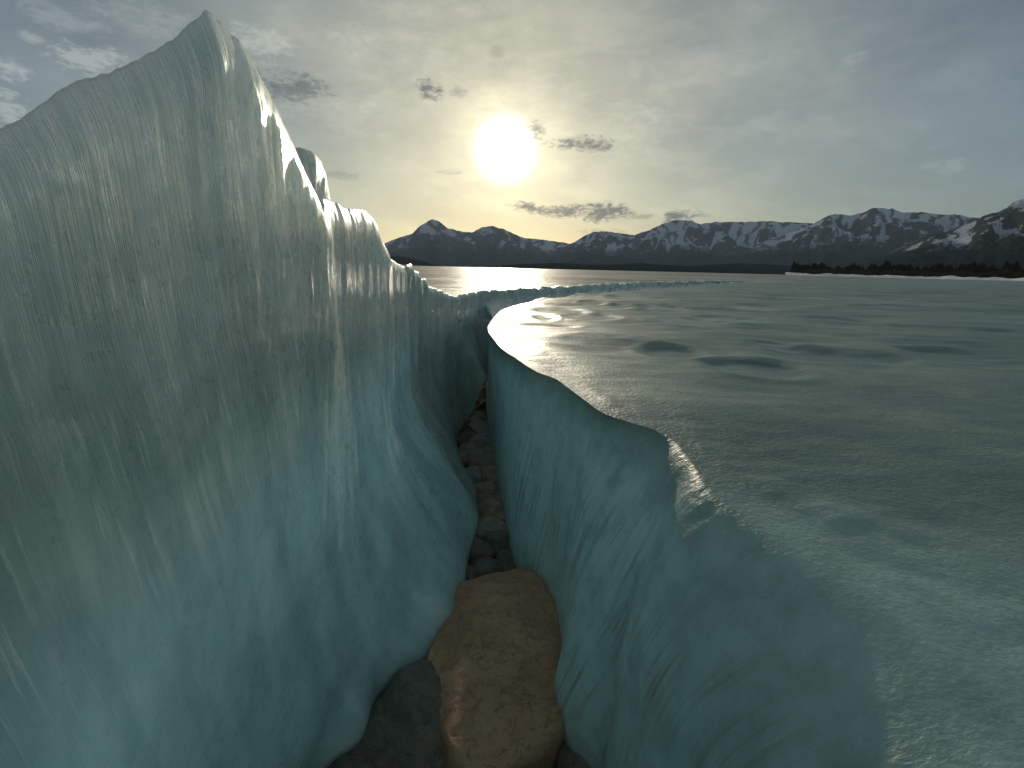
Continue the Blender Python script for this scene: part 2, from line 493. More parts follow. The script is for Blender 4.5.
for (px, py, wp, hp) in dips:
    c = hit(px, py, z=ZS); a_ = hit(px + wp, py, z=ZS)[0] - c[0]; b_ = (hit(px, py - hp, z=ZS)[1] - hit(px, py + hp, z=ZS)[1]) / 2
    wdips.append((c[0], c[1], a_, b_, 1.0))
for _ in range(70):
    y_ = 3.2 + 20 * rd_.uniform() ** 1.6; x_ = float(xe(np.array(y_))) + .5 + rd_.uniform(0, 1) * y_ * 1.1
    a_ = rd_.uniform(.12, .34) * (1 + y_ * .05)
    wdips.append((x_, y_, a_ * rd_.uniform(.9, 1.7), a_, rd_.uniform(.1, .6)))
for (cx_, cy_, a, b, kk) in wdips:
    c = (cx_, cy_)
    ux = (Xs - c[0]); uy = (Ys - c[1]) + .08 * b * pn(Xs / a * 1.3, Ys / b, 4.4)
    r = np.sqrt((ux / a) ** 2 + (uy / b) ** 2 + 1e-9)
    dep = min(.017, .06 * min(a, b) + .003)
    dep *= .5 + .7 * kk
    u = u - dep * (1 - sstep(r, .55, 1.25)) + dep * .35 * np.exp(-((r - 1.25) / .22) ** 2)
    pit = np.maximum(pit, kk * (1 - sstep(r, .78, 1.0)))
edgefade = sstep(dd, 0, .10)[None, :]
nearw = (1 - sstep(Ys, .3, 1.5))
roll_ = 0
lip = .012 * fbm(Ys * 5, Xs * 5, 9.0, 3) * (1 - sstep(dd, .05, .5))[None, :]
Zs_ = Zs0 + (u + lip) * edgefade - roll_
# near the camera the edge is melted into a wide round shoulder: leaning wall, then a quarter round
nz = nzr; Rr = .34; topz = ZS - drop(Y)
k1 = np.clip(tt / .42, 0, 1); th = np.clip((tt - .42) / .58, 0, 1) * math.pi / 2
Xn = XB + (XE2 - Rr - XB) * k1 + Rr * (1 - np.cos(th)) + bulge * wf
Zn = ZB + (topz - Rr - ZB) * k1 + Rr * np.sin(th)
Xw = Xw * (1 - nz) + nz * Xn
Zw = (Zw - drop(Y) * sstep(tt, 0, .9)) * (1 - nz) + nz * Zn
Zw[:, -1:] = (Zs_)[:, :1] + 0.0
# rubbly line where wall turns into top, near the camera
Xa = np.concatenate([Xw, Xs], 1); Ya = np.concatenate([Yw, Ys], 1); Za = np.concatenate([Zw, Zs_], 1)
nearc = (1 - sstep(Y, .7, 1.5)); nearw = nearc + 0 * Ys
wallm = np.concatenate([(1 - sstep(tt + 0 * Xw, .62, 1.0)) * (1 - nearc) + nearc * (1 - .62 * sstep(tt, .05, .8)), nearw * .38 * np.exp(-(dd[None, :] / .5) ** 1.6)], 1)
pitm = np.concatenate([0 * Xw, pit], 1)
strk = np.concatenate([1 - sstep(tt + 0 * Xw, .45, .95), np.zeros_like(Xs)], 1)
vv = np.concatenate([Zw, Zs_], 1); uu = Ya + .25 * (Za - ZS)
# walls continue as a thick slab: last rows closed by skirt far away, bottom tucked under
V = np.stack([Xa, Ya, Za], -1).reshape(-1, 3)
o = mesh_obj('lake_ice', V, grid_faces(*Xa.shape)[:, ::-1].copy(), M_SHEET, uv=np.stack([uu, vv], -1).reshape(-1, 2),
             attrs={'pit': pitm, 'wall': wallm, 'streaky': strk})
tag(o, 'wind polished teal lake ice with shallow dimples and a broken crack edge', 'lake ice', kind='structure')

# lake beyond the ridge and behind the slabs
YL = np.concatenate([np.linspace(-6, 8, 40), 8 + np.geomspace(.3, 9000, 160)])
DL = np.concatenate([[0], np.geomspace(.15, 9000, 120)])
xs0 = np.where(YL < 5, -.62, xe(np.minimum(YL, 300)) - .30) - .04
xs0 = np.where(YL > 300, xe(300) + (YL - 300) * .9, xs0)
XL = xs0[:, None] - DL[None, :]; YLg = YL[:, None] + 0 * XL
ZL = ZS - .045 + .02 * fbm(XL * .3, YLg * .6, 1.0, 3) * (DL[None, :] > .1)
o = mesh_obj('frozen_lake', np.stack([XL, YLg, ZL], -1).reshape(-1, 3), grid_faces(*XL.shape)[:, ::-1].copy(), M_LAKE)
tag(o, 'flat frozen lake stretching to the far mountains', 'frozen lake', kind='structure')

# ------------------------------------------------------------------ left: upthrust ice, stations along the crack
def top(px, py, x=-.5, y=None):
    q = hit(px, py, y=y) if y is not None else hit(px, py, x=x)
    return q
ST = []   # (top xyz, bottom xyz, top width)
q0 = hit(0, 122, x=-.53); ZL0 = q0[2] - .02
for (y, z) in ((-3, .10), (-1.2, .16), (-.2, .20), (.25, .22)):
    ST.append((np.array([-.5, y, max(-.35, q0[2] - (q0[1] - y) * .45)]), .09))
for (px, py) in ((0, 122), (30, 104), (62, 84), (88, 77), (103, 71), (130, 58), (158, 45), (172, 33), (182, 22), (191, 15), (197, 10), (203, 13), (213, 23),
                 (228, 37), (243, 56), (255, 78), (269, 103), (280, 126), (291, 152), (301, 174), (310, 192), (318, 212), (322, 198),
                 (334, 203), (342, 208), (352, 209), (361, 210), (370, 219), (376, 234), (383, 249)):
    q = hit(px, py, x=-.545 if px < 320 else -.585 - .02 * max(0, (px - 322) / 60))
    q[0] += .03
    ST.append((q, .07))
for (px, py, y) in ((392, 258, 2.68), (400, 263, 2.85), (412, 270, 3.2), (420, 279, 3.5), (432, 289, 4.0), (446, 296, 4.7), (458, 298, 5.2)):
    ST.append((top(px, py, y=y), .12))
NEAR = len(ST)
FARST = [(468, 296, 5.6, (486, 328)), (476, 294, 6.2, (490, 322)), (488, 293, 7.0, (497, 314)), (505, 292, 7.9, (512, 308)), (530, 290.5, 9.0, (535, 303)),
         (562, 289, 10.6, (563, 299.5)), (600, 286.5, 13.2, (602, 294.5)), (650, 284.3, 17.5, (650, 290)), (700, 282.6, 24, (700, 286.6)), (735, 281.8, 33, (736, 284.8)),
         (765, 281.6, 48, (765, 283.9))]
tops = [s[0] for s in ST]; wid = [s[1] for s in ST]; bots = []
for t in tops:
    bots.append(np.array([float(xlb(np.array(t[1]))), t[1], ZF]))
for (px, py, y, b) in FARST:
    tops.append(hit(px, py, y=y)); wid.append(.22)
    q = hit(*b, z=ZS - .02); q[2] = ZS - .12
    bots.append(q)
# crack still open between y=4.5 and the closing point: keep feet low there
for i in range(NEAR, NEAR + 2):
    bots[i] = np.array([float(xlb(np.array(tops[i][1]))), tops[i][1] - .2, -1.2]) + np.array([.14, 0, 0])
tops = np.array(tops); bots = np.array(bots); wid = np.array(wid)
sv = np.concatenate([[0], np.cumsum(np.linalg.norm(np.diff(tops[:, :2], axis=0), axis=1).clip(.012))])


def left_surface(s0, s1, ds, inset0, inset1, nv, name, mat, relief, streak_amt, rag, cap=None):
    """closed wall of ice between stations s0..s1 (arc length), front, crest and back"""
    sq = []
    s = s0
    while s < s1:
        sq.append(s)
        s += ds(s)
    sq.append(s1); sq = np.array(sq)
    T = np.stack([np.interp(sq, sv, tops[:, k]) if k == 2 else pchip(sv, tops[:, k], sq) for k in range(3)], 1)
    T[:, 2] = pchip(sv, tops[:, 2], sq)
    B = np.stack([pchip(sv, bots[:, k], sq) for k in range(3)], 1)
    yq = T[:, 1]
    B[:, 0] = np.where(yq < 4.4, xlb(yq), B[:, 0]); B[:, 1] = np.where(yq < 4.4, yq, B[:, 1])
    Wd = np.interp(sq, sv, wid)
    tan = np.gradient(T[:, :2], axis=0); tan /= np.linalg.norm(tan, axis=1, keepdims=True).clip(1e-6)
    # outward (towards the crack) normal in plan
    k = np.ones(9) / 9
    tx = np.convolve(np.pad(tan[:, 0], 4, 'edge'), k, 'valid'); ty = np.convolve(np.pad(tan[:, 1], 4, 'edge'), k, 'valid')
    bl = sstep(yq, 4.6, 6.2); nx, ny = ty * bl + (1 - bl), -tx * bl
    nn = np.hypot(nx, ny); nx /= nn; ny /= nn
    T[:, 2] += rag(sq, yq)
    v = np.linspace(0, 1, nv)[None, :]
    inner = inset0(sq) + inset1(sq)
    H = (T[:, 2] - B[:, 2])[:, None]
    # broad line of the foot, and its small wiggles that fade just above it
    kx = np.exp(-((yq[:, None] - yq[None, ::3]) / .50) ** 2); kw = kx / kx.sum(1, keepdims=True)
    kx2 = np.exp(-((yq[:, None] - yq[None, ::3]) / .20) ** 2); kw2 = kx2 / kx2.sum(1, keepdims=True)
    Bs = kw @ B[::3, 0]; Bs = np.where(yq < 4.8, Bs, B[:, 0]); Bs = Bs + (B[:, 0] - Bs) * sstep(yq, 4.0, 4.8)
    det = (B[:, 0] - Bs)[:, None] * (1 - sstep(v, 0, .20)) ** 1.5
    # front profile: foot leans into the crack, upper part upright, crest rolls back
    g = sstep(v, -.15, .60); g = (g - g[:, :1]) / (1 - g[:, :1])
    Ts = kw2 @ T[::3, 0]; Ts = np.where(yq < 3.0, Ts, T[:, 0]); Ts = Ts + (T[:, 0] - Ts) * sstep(yq, 2.5, 3.0)
    Tm = Ts[:, None] + (T[:, 0] - Ts)[:, None] * sstep(v, .60, .88)
    X = Bs[:, None] * (1 - g) + Tm * g + det
    Yy = B[:, 1:2] * (1 - g) + T[:, 1:2] * g
    Z = B[:, 2:] + H * v
    # smooth foot lip
    roll = -.02 * (1 - sstep(v, 0, .035))
    crest = np.clip((v - (1 - .045)) / .045, 0, 1) ** 2 * -.02
    off = roll + crest + relief(sq[:, None], yq[:, None] + 0 * v, Z, v, T) - inner[:, None]
    Xf = X + nx[:, None] * off; Yf = Yy + ny[:, None] * off
    # crest and back
    nb = 26
    vb = np.linspace(0, 1, nb + 1)[1:][None, :]
    thick = Wd[:, None] * 4.2 * vb ** 1.0 + .004
    Zb = T[:, 2:] - H * (vb ** 1.1) * 1.0
    Zb = np.minimum(Zb, T[:, 2:] - .003)
    Zb = Zb + .008 * sstep(vb, 0, .2) * pn(sq[:, None] * 9, vb * 7, 7.7)
    ob = -thick - inner[:, None] * 1.0 - .022 + .015 * sstep(vb, 0, .2) * pn(sq[:, None] * 6, vb * 5, 3.3)
    Xb_ = T[:, :1] + nx[:, None] * ob; Yb_ = T[:, 1:2] + ny[:, None] * ob
    XX = np.concatenate([Xf, Xb_], 1); YY = np.concatenate([Yf, Yb_], 1); ZZ = np.concatenate([Z + 0 * Xf, Zb], 1)
    nu, nvv = XX.shape
    faces = grid_faces(nu, nvv, close_v=True)[:, ::-1].copy()
    V = np.stack([XX, YY, ZZ], -1).reshape(-1, 3)
    # close the two ends with a centre fan drawn as quads degenerate-free: add centre verts
    c0 = V[:nvv].mean(0); c1 = V[-nvv:].mean(0)
    V = np.vstack([V, c0, c1]); nV = len(V)
    fl = [tuple(f) for f in faces]
    for j in range(nvv):
        j2 = (j + 1) % nvv
        fl.append((nV - 2, j, j2)); b = (nu - 1) * nvv
        fl.append((nV - 1, b + j2, b + j))
    # texture coordinates: streaks hang straight near the crest and sweep forward towards the foot
    vfull = np.concatenate([v + 0 * Xf, 1 - vb + 0 * Xb_], 1)
    depth = np.clip(1 - vfull, 0, 1)
    UU = np.concatenate([Yy + 0 * Xf, YY[:, Xf.shape[1]:]], 1)
    UU = UU * (1.0 + .0 * UU) - .42 * depth ** 2 - .05 * depth
    uv = np.stack([np.where(UU > 4, 4 + (UU - 4) * .35, UU), ZZ], -1).reshape(-1, 2); uv = np.vstack([uv, uv[:1], uv[-1:]])
    sa = streak_amt(yq[:, None] + 0 * vfull, ZZ, vfull); sa = np.append(sa.ravel(), [1, 1])
    return mesh_obj(name, V, fl, mat, uv=uv, attrs={'streaky': sa})


s_of_y = lambda y: float(np.interp(y, tops[:NEAR + 6, 1], sv[:NEAR + 6]))
s_end = s_of_y(3.6); s_beg = s_of_y(2.5)


def relief_slab(s, y, Z, v, T):
    up = sstep(v, .05, .3)
    r = .009 * pn(y * 1.3 + .3, Z * .7, 2.2) + .003 * pn(y * 4.5 - Z * .8, Z * 1.1, 6.1)
    # hanging ribs, finer towards the crest
    lean = y + .42 * (1 - v) ** 2
    r = r + (.0030 * ridged(lean * 13, Z * .9, 2.5, 3) + .0014 * pn(lean * 48, Z * 4.0, 1.5)) * sstep(v, .25, .6)
    # a horizontal break line across the big slab
    zl = -.16 + .10 * pn(y * 2.2, 0, 8.8) + .03 * pn(y * 9, 0, 8.8)
    r = r + .0022 * (1 - sstep(Z, zl - .016, zl + .016)) * sstep(y, .2, .6) * (1 - sstep(y, 1.25, 1.5)) * sstep(Z, -.7, -.25)
    # rounded leading edge that rolls away behind the ridge line of the main peak
    return r * (.25 + .75 * up)


def streak_slab(y, Z, v):
    a = .30 + .70 * sstep(Z, -.75, -.15)
    return a


def rag_slab(s, y):
    r = .004 * pn(y * 18, 0, 4.4) + .004 * pn(y * 55, 0, 2.2) + .002 * pn(y * 150, 0, 2.9)
    return r


slab = left_surface(0, s_end, lambda s: .045 if s < s_of_y(.25) else .0055 if s < s_of_y(1.8) else .009,
                    lambda s: 0 * s, lambda s: .22 * sstep(s, s_of_y(3.0), s_end) ** 1.5, 330, 'ice_slab', M_SLAB, relief_slab, streak_slab, rag_slab)
tag(slab, 'tall teal upthrust ice slab with sharp peak and hanging streaks on its face', 'ice slab')


def relief_ridge(s, y, Z, v, T):
    lob = np.clip(1 - np.abs(pn(s * 3.1, Z * .6, 4.4)) * 3, -.5, 1)
    r = .030 * pn(s * 1.5, Z * 1.0, 2.2) + .030 * lob * sstep(v, .1, .6) + .018 * pn(s * 6, Z * 1.6, 6.6)
    amp = 1 + .12 * np.clip(s - sv[NEAR], 0, 30)
    return r * amp * (1 + sstep(s, sv[NEAR], sv[NEAR + 4]))


ridge = left_surface(s_beg, sv[-1], lambda s: .014 if s < sv[NEAR - 2] else .03 if s < sv[NEAR + 5] else .10,
                     lambda s: .22 * (1 - sstep(s, s_beg, s_of_y(3.3))) ** 1.5 + .01, lambda s: 0 * s, 120, 'pressure_ridge', M_RIDGE,
                     relief_ridge, lambda y, Z, v: .45 + 0 * y,
                     lambda s, y: (.030 * pn(s * 2.6, 0, 1.2) + .022 * pn(s * 7, 2, 1.2) - .02 * np.abs(pn(s * 4, 5, 3)) * 2 + .030 + .008 * pn(s * 22, 1, 2)) * (1 + .14 * np.clip(s - sv[NEAR], 0, 12)) * sstep(s, s_beg, s_beg + .6))
tag(ridge, 'low jagged pressure ridge of pale ice curving away to the right across the lake', 'ice ridge')


# thin slivers of ice standing behind the main slab
def shard(name, outline, x, thick, lean, mat, label):
    P = np.array([hit(px, py, x=x) for px, py in outline])      # outline in the plane x = const (metres)
    yy, zz = P[:, 1], P[:, 2]
    # resample
    cl = np.vstack([P, P[:1]]); L = np.concatenate([[0], np.cumsum(np.linalg.norm(np.diff(cl, axis=0), axis=1))])
    q = np.linspace(0, L[-1], 161)[:-1]
    yy = np.interp(q, L, cl[:, 1]); zz = np.interp(q, L, cl[:, 2])
    zz = zz + .004 * pn(yy * 30, zz * 30, 1.0)
    cy, cz = yy.mean(), zz.mean()
    V = []; n = len(yy); rings = [(-1, .25), (-1, .6), (-.95, .85), (-.6, .97), (0, 1.0), (.6, .97), (.95, .85), (1, .6), (1, .25)]
    for (dx, k) in rings:
        for a, b in zip(yy, zz):
            V.append((x + dx * thick / 2 - lean * (b - cz) + .008 * pn(a * 20, b * 3, dx), cy + (a - cy) * k, cz + (b - cz) * k))
    V.append((x - thick / 2, cy, cz)); V.append((x + thick / 2, cy, cz))
    f = [tuple(t) for t in grid_faces(len(rings), n, close_v=True)]
    b = (len(rings) - 1) * n; nV = len(V)
    for j in range(n):
        f.append((nV - 2, j, (j + 1) % n)); f.append((nV - 1, b + (j + 1) % n, b + j))
    V = np.array(V)
    ob = mesh_obj(name, V, f, mat, uv=np.stack([V[:, 1], V[:, 2]], -1), attrs={'streaky': np.ones(len(V))})
    return tag(ob, label, 'ice shard')


shard('ice_shard', [(288, 160), (298, 147), (306, 149), (314, 157), (320, 170), (323, 190), (325, 215), (327, 260), (318, 300), (270, 300)],
      -.72, .07, .0, M_SLAB, 'small pointed ice shard peeping out behind the right flank of the tall slab')

# ------------------------------------------------------------------ bed of the crack and its stones
bx = np.linspace(-1.3, 1.2, 90); by = np.linspace(-2, 9, 300)
BX, BY = np.meshgrid(bx, by, indexing='ij')
BZ = ZF - .14 + .03 * fbm(BX * 5, BY * 5, 1.0, 4)
BZ = BZ + .1 * sstep(BY, 3, 8)
o = mesh_obj('lake_bed', np.stack([BX, BY, BZ], -1).reshape(-1, 3), grid_faces(*BX.shape), M_DARK)
tag(o, 'dark stony lake bed at the bottom of the crack', 'lake bed', kind='structure')


def ico(sub):
    import bmesh
    bm = bmesh.new(); bmesh.ops.create_icosphere(bm, subdivisions=sub, radius=1)
    V = np.array([v.co[:] for v in bm.verts]); Fa = [tuple(v.index for v in f.verts) for f in bm.faces]
    bm.free(); return V, Fa


ICO4 = ico(4); ICO5 = ico(5)


def stone_mesh(seed, size, src=ICO4, facets=9, rough=.16):
    V, Fa = src; V = V.copy(); r = np.random.default_rng(seed)
    for _ in range(facets):                    # flatten against random planes: worn facets
        n = r.normal(size=3); n /= np.linalg.norm(n); d = r.uniform(.55, .86)
        k = V @ n
        V = V - np.outer(np.maximum(k - d, 0) * .85, n)
    s = r.uniform(0, 60)
    k = 1 + rough * fbm(V[:, 0] * 1.3 + s, V[:, 1] * 1.3, V[:, 2] * 1.3 + s, 3) + .03 * fbm(V[:, 0] * 6 + s, V[:, 1] * 6, V[:, 2] * 6, 3)
    V = V * k[:, None]
    return V * np.array(size), Fa


def stone(name, px, py, size, mat, label, cat='stone', seed=1, rz=0.0, z=None, group=None, tilt=(0, 0), src=ICO4, facets=9, rough=.16):
    c = hit(px, py, z=ZF - .08 if z is None else z)
    V, Fa = stone_mesh(seed, size, src, facets, rough)
    o = mesh_obj(name, V, Fa, mat); o.location = c; o.rotation_euler = (tilt[0], tilt[1], rz)
    return tag(o, label, cat, group)


# the big tan boulder: a worn block lofted from its plan outline
def boulder():
    zt = -1.50
    pl = [hit(px, py, z=zt)[:2] for px, py in ((452, 583), (462, 577), (495, 571), (528, 566), (540, 575), (556, 600), (575, 640), (577, 690), (562, 728), (535, 755), (500, 775), (470, 778), (449, 750), (434, 712), (422, 668), (430, 640), (446, 610))]
    pl = np.array(pl); cl = np.vstack([pl, pl[:1]])
    L = np.concatenate([[0], np.cumsum(np.linalg.norm(np.diff(cl, axis=0), axis=1))])
    n = 200; q = np.linspace(0, L[-1], n + 1)[:-1]
    x = np.interp(q, L, cl[:, 0]); y = np.interp(q, L, cl[:, 1])
    ker = np.hanning(9); ker /= ker.sum()
    x = np.convolve(np.pad(x, 4, 'wrap'), ker, 'valid'); y = np.convolve(np.pad(y, 4, 'wrap'), ker, 'valid')
    cx, cy = x.mean(), y.mean()
    V = []; rings = []
    for k in np.linspace(.02, .93, 30): rings.append((k, zt + .055 * (1 - (k / .93) ** 2.2)))
    for a in np.linspace(.1, 1, 9): rings.append((.93 + .07 * math.sin(a * math.pi / 2), zt - .05 * (1 - math.cos(a * math.pi / 2))))
    for k, z in ((1.01, zt - .12), (1.0, zt - .18), (.93, zt - .26), (.8, zt - .30), (.4, zt - .31)): rings.append((k, z))
    for k, z in rings:
        px_, py_ = cx + (x - cx) * k, cy + (y - cy) * k
        zz = z + .022 * fbm(px_ * 4, py_ * 4, z * 3, 4) + .02 * (px_ - cx)
        w = 1 + .02 * fbm(px_ * 9, py_ * 9, z * 9 + 3, 2)
        for i in range(n): V.append((cx + (px_[i] - cx) * w[i], cy + (py_[i] - cy) * w[i], zz[i]))
    V.append((cx, cy, zt + .055)); V.append((cx, cy, zt - .31))
    f = [tuple(t) for t in grid_faces(len(rings), n, close_v=True)]
    b = (len(rings) - 1) * n; nV = len(V)
    for j in range(n): f.append((nV - 2, j, (j + 1) % n)); f.append((nV - 1, b + (j + 1) % n, b + j))
    o = mesh_obj('boulder', np.array(V), f, M_BROWN)
    tag(o, 'large smooth tan boulder filling the bottom of the crack', 'boulder')


boulder()
stone('boulder', 408, 722, (.235, .26, .16), M_DARK, 'dark wet boulder at lower left of the tan boulder', 'boulder', 21, .4, z=-1.63, src=ICO5)
stone('stone', 600, 765, (.20, .16, .12), M_DARK, 'dark stone under the ice tip at lower right of the tan boulder', 'stone', 5, .2, z=-1.66)
stone('stone', 350, 790, (.17, .14, .10), M_DARK, 'dark stone at the bottom left under the slab foot', 'stone', 6, .9, z=-1.66)
stone('stone', 520, 800, (.12, .10, .08), M_DARK, 'dark stone in front of the tan boulder at the bottom edge', 'stone', 8, .3, z=-1.6)
CRK = 'cobbles lying along the bottom of the crack'
cob = [  # px, py, half sizes, material, seed, label
    (484, 573, (.17, .12, .10), M_DARK, 31, 'blackish stone directly behind the tan boulder top edge'),
    (468, 582, (.09, .09, .09), M_DARK, 32, 'small blackish stone at the left corner behind the tan boulder'),
    (507, 566, (.08, .08, .10), M_DARK, 33, 'small blackish stone at the right corner behind the tan boulder'),
    (477, 552, (.11, .12, .10), M_DARK, 34, 'dark round stone near the left ice wall above the blackish stone'),
    (499, 549, (.10, .12, .12), M_DARK, 35, 'dark tall stone leaning on the right ice wall'),
    (488, 530, (.15, .10, .09), M_GREY, 36, 'broad grey flat cobble across the crack'),
    (491, 512, (.13, .11, .10), M_OLIVE, 37, 'olive grey cobble just beyond the broad flat one'),
    (486, 494, (.17, .14, .12), M_OLIVE, 38, 'largest light olive round cobble in the crack'),
    (471, 479, (.12, .14, .12), M_GREY, 39, 'grey cobble against the left wall halfway down the crack'),
    (489, 476, (.13, .12, .11), M_OLIVE, 40, 'olive cobble at the right wall halfway down the crack'),
    (480, 462, (.16, .14, .12), M_GREY, 41, 'grey rounded cobble in the middle of the crack with dark gap below'),
    (467, 455, (.12, .14, .12), M_GREY, 42, 'grey cobble tucked under the left wall bulge'),
    (484, 447, (.17, .15, .12), M_GREY, 43, 'smooth grey cobble at the narrowing of the crack'),
    (472, 441, (.14, .14, .11), M_DARK, 44, 'dark cobble at the narrowing by the left wall'),
    (481, 433, (.18, .15, .12), M_GREY, 45, 'grey cobble second from the top end of the crack'),
    (478, 423, (.18, .16, .14), M_OLIVE, 46, 'olive stone where the crack bends to a slit'),
    (485, 412, (.18, .2, .16), M_DARK, 47, 'dark stone at the far tip of the crack'),
    (487, 400, (.16, .2, .2), M_GREY, 48, 'grey stone glimpsed in the narrow upper slit'),
]
for (px, py, sz, mt, sd_, lab) in cob:
    c = hit(px, py, z=ZF - .02)
    stone('cobble', px, py, sz, mt, lab, 'cobble', sd_, random.uniform(0, 3), z=ZF - .05, group=CRK, tilt=(random.uniform(-.3, .3), random.uniform(-.3, .3)))

# ------------------------------------------------------------------ mountains
def mount_mat(name, snow, rock, forest, snowline, treeline, bias):
    mt, N, p = material(name)
    geo = N.n('ShaderNodeNewGeometry')
    sp = N.n('ShaderNodeSeparateXYZ'); N.put(sp.inputs[0], geo.outputs['Position'])
    nz = N.n('ShaderNodeSeparateXYZ'); N.put(nz.inputs[0], geo.outputs['Normal'])
    pos = N.scale(geo.outputs['Position'], (.001, .001, .001))
    a = N.noise(pos, 9.0, 7, .65, .5); b0 = N.noise(N.scale(pos, (1, 1, 3)), 30, 5, .65)
    gul = N.n('ShaderNodeAttribute', attribute_name='gully').outputs['Fac']
    h = N.m('ADD', sp.outputs[2], N.m('MULTIPLY', N.m('SUBTRACT', a, .5), 260))
    sn = N.m('ADD', N.m('MULTIPLY', N.m('SUBTRACT', nz.outputs[2], .74), 1.6), N.m('MULTIPLY', N.m('SUBTRACT', b0, .5), 2.4))
    sn = N.m('ADD', sn, N.m('MULTIPLY', gul, 1.1)); sn = N.m('ADD', sn, bias)
    sn = N.smooth(sn, -.06, .12)
    sn = N.m('MULTIPLY', sn, N.smooth(h, snowline * .6, snowline * 1.1))
    c = N.mixc(sn, rock, snow)
    fo = N.smooth(h, treeline * 1.25, treeline * .75)
    fn = N.smooth(N.noise(pos, 60, 4, .6), .62, .75, 0, .45)
    c = N.mixc(fo, c, N.mixc(fn, forest, tuple(q * .5 for q in snow)))
    df = N.n('ShaderNodeBsdfDiffuse'); N.put(df.inputs[0], c)
    N.put(df.inputs['Normal'], bump(N, N.m('ADD', a, N.m('MULTIPLY', b0, .3)), .5, 30))
    N.put([x for x in N.t.nodes if x.type == 'OUTPUT_MATERIAL'][0].inputs[0], df.outputs[0])
    return mt


def mountain(name, crest, D, foot, back, seed, mat, label, carve=.42, yscale=1.0, base_z=-1.0, nr=150, step=.9):
    """terrain whose skyline passes through the crest picks at distance D; foot = distance of its toe"""
    px = np.array([c[0] for c in crest], float); py = np.array([c[1] for c in crest], float)
    dirs = np.array([ray(a, b) for a, b in crest])
    az = np.arctan2(dirs[:, 0], dirs[:, 1]); tel = dirs[:, 2] / np.hypot(dirs[:, 0], dirs[:, 1])
    na = int((px[-1] - px[0]) / step)
    A = np.linspace(az[0], az[-1], na)
    Hc = np.interp(A, az, tel) * D
    Hc = Hc * (1 + .025 * fbm(A * 75, seed, 1.0, 5, .6))
    Hc = np.maximum(Hc, 2)
    r = np.concatenate([np.linspace(foot, D, nr), np.linspace(D, back, nr // 3)[1:]])
    RR, AA = np.meshgrid(r, A, indexing='xy')
    t = (RR - foot) / (D - foot)
    up = np.where(t <= 1, np.clip(t, 0, 1) ** 1.15, np.clip(1 - (RR - D) / (back - D), 0, 1))
    Hg = Hc[:, None]
    wx = RR * np.sin(AA); wy = RR * np.cos(AA)
    k = 6.5 / (D - foot)
    rd = ridged(AA * D * k * 1.5 + .5 * pn(RR * k, AA * D * k, seed), RR * k * .55, seed * 1.7, 6)
    env = np.clip(t, 0, 1) ** .5 * (1 - np.clip(t, 0, 1) ** 5)
    Z = Hg * up * (1 + 0 * RR) + Hg.clip(60) * carve * -np.clip(1.25 - rd, 0, 2) * env
    Z = Z + Hg * .03 * fbm(wx * k * 6, wy * k * 6, seed, 4) * env
    # nothing in front may rise above the chosen skyline
    lim = Hg * RR / D * .985
    Z = np.where(t < 1, np.minimum(Z, lim), Z); Z = np.maximum(Z, base_z - 2)
    Z = Z + base_z * (1 - np.clip(up * 4, 0, 1))
    gul = np.clip(.75 - rd, -.5, .6) * .5 + .9 * (.55 - ridged(AA * D * k * 3.6 + .8 * pn(RR * k * 2, AA * D * k * 2, seed + 4), RR * k * .9, seed + 9, 3))
    V = np.stack([wx, wy, Z], -1).reshape(-1, 3)
    o = mesh_obj(name, V, grid_faces(*RR.shape)[:, ::-1].copy(), mat, attrs={'gully': gul})
    return tag(o, label, 'mountain', kind='structure')


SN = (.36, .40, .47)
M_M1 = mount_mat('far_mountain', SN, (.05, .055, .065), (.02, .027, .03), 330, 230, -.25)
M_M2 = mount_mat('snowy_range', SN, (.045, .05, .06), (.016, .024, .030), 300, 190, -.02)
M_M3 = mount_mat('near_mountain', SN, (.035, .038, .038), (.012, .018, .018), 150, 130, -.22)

mountain('mountain', [(330, 256), (360, 251), (385, 243), (398, 238), (412, 234), (420, 226), (432, 219), (440, 222), (447, 228), (460, 231), (472, 233), (482, 227), (492, 226),
                      (503, 229), (512, 233), (524, 238), (538, 239), (552, 241), (566, 243), (585, 247), (620, 258)],
         9500, 5200, 12500, 3.3, M_M1, 'bluish snow dusted mountain with a blunt peak, left below the sun')
mountain('mountain', [(535, 256), (560, 247), (575, 242), (584, 236), (594, 232), (606, 231), (618, 233), (634, 235), (650, 230), (664, 223), (678, 220), (692, 221), (700, 224),
                      (716, 222), (740, 222), (760, 221), (786, 222), (812, 223), (830, 228), (880, 240), (930, 255)],
         8200, 4200, 10500, 5.1, M_M2, 'long snowy range with a level crest in the middle distance')
mountain('mountain', [(640, 266), (700, 258), (740, 248), (770, 240), (796, 231), (812, 225), (822, 218), (836, 214), (850, 215), (862, 212), (876, 208), (892, 209), (905, 213), (920, 212),
                      (940, 215), (960, 215), (972, 217), (1000, 224), (1060, 240), (1120, 255)],
         6600, 3200, 8600, 7.7, M_M2, 'broad snowy mountain with dark gullies right of centre')
mountain('mountain', [(800, 274), (850, 266), (880, 257), (905, 246), (930, 235), (950, 230), (968, 224), (985, 216), (1000, 211), (1012, 204), (1026, 198), (1050, 192), (1100, 180),
                      (1160, 178), (1250, 190), (1400, 230)],
         3600, 1500, 5000, 9.4, M_M3, 'near dark forested mountainside at the right edge', carve=.2)
mountain('hill', [(470, 267.5), (520, 264), (560, 263), (600, 265), (640, 263), (690, 266), (740, 263), (800, 266), (840, 268), (880, 266), (930, 268), (1000, 268), (1060, 270), (1200, 272), (1400, 276)],
         2600, 1700, 3300, 2.4, M_M3, 'low dark wooded foothills along the far shore', carve=.15)
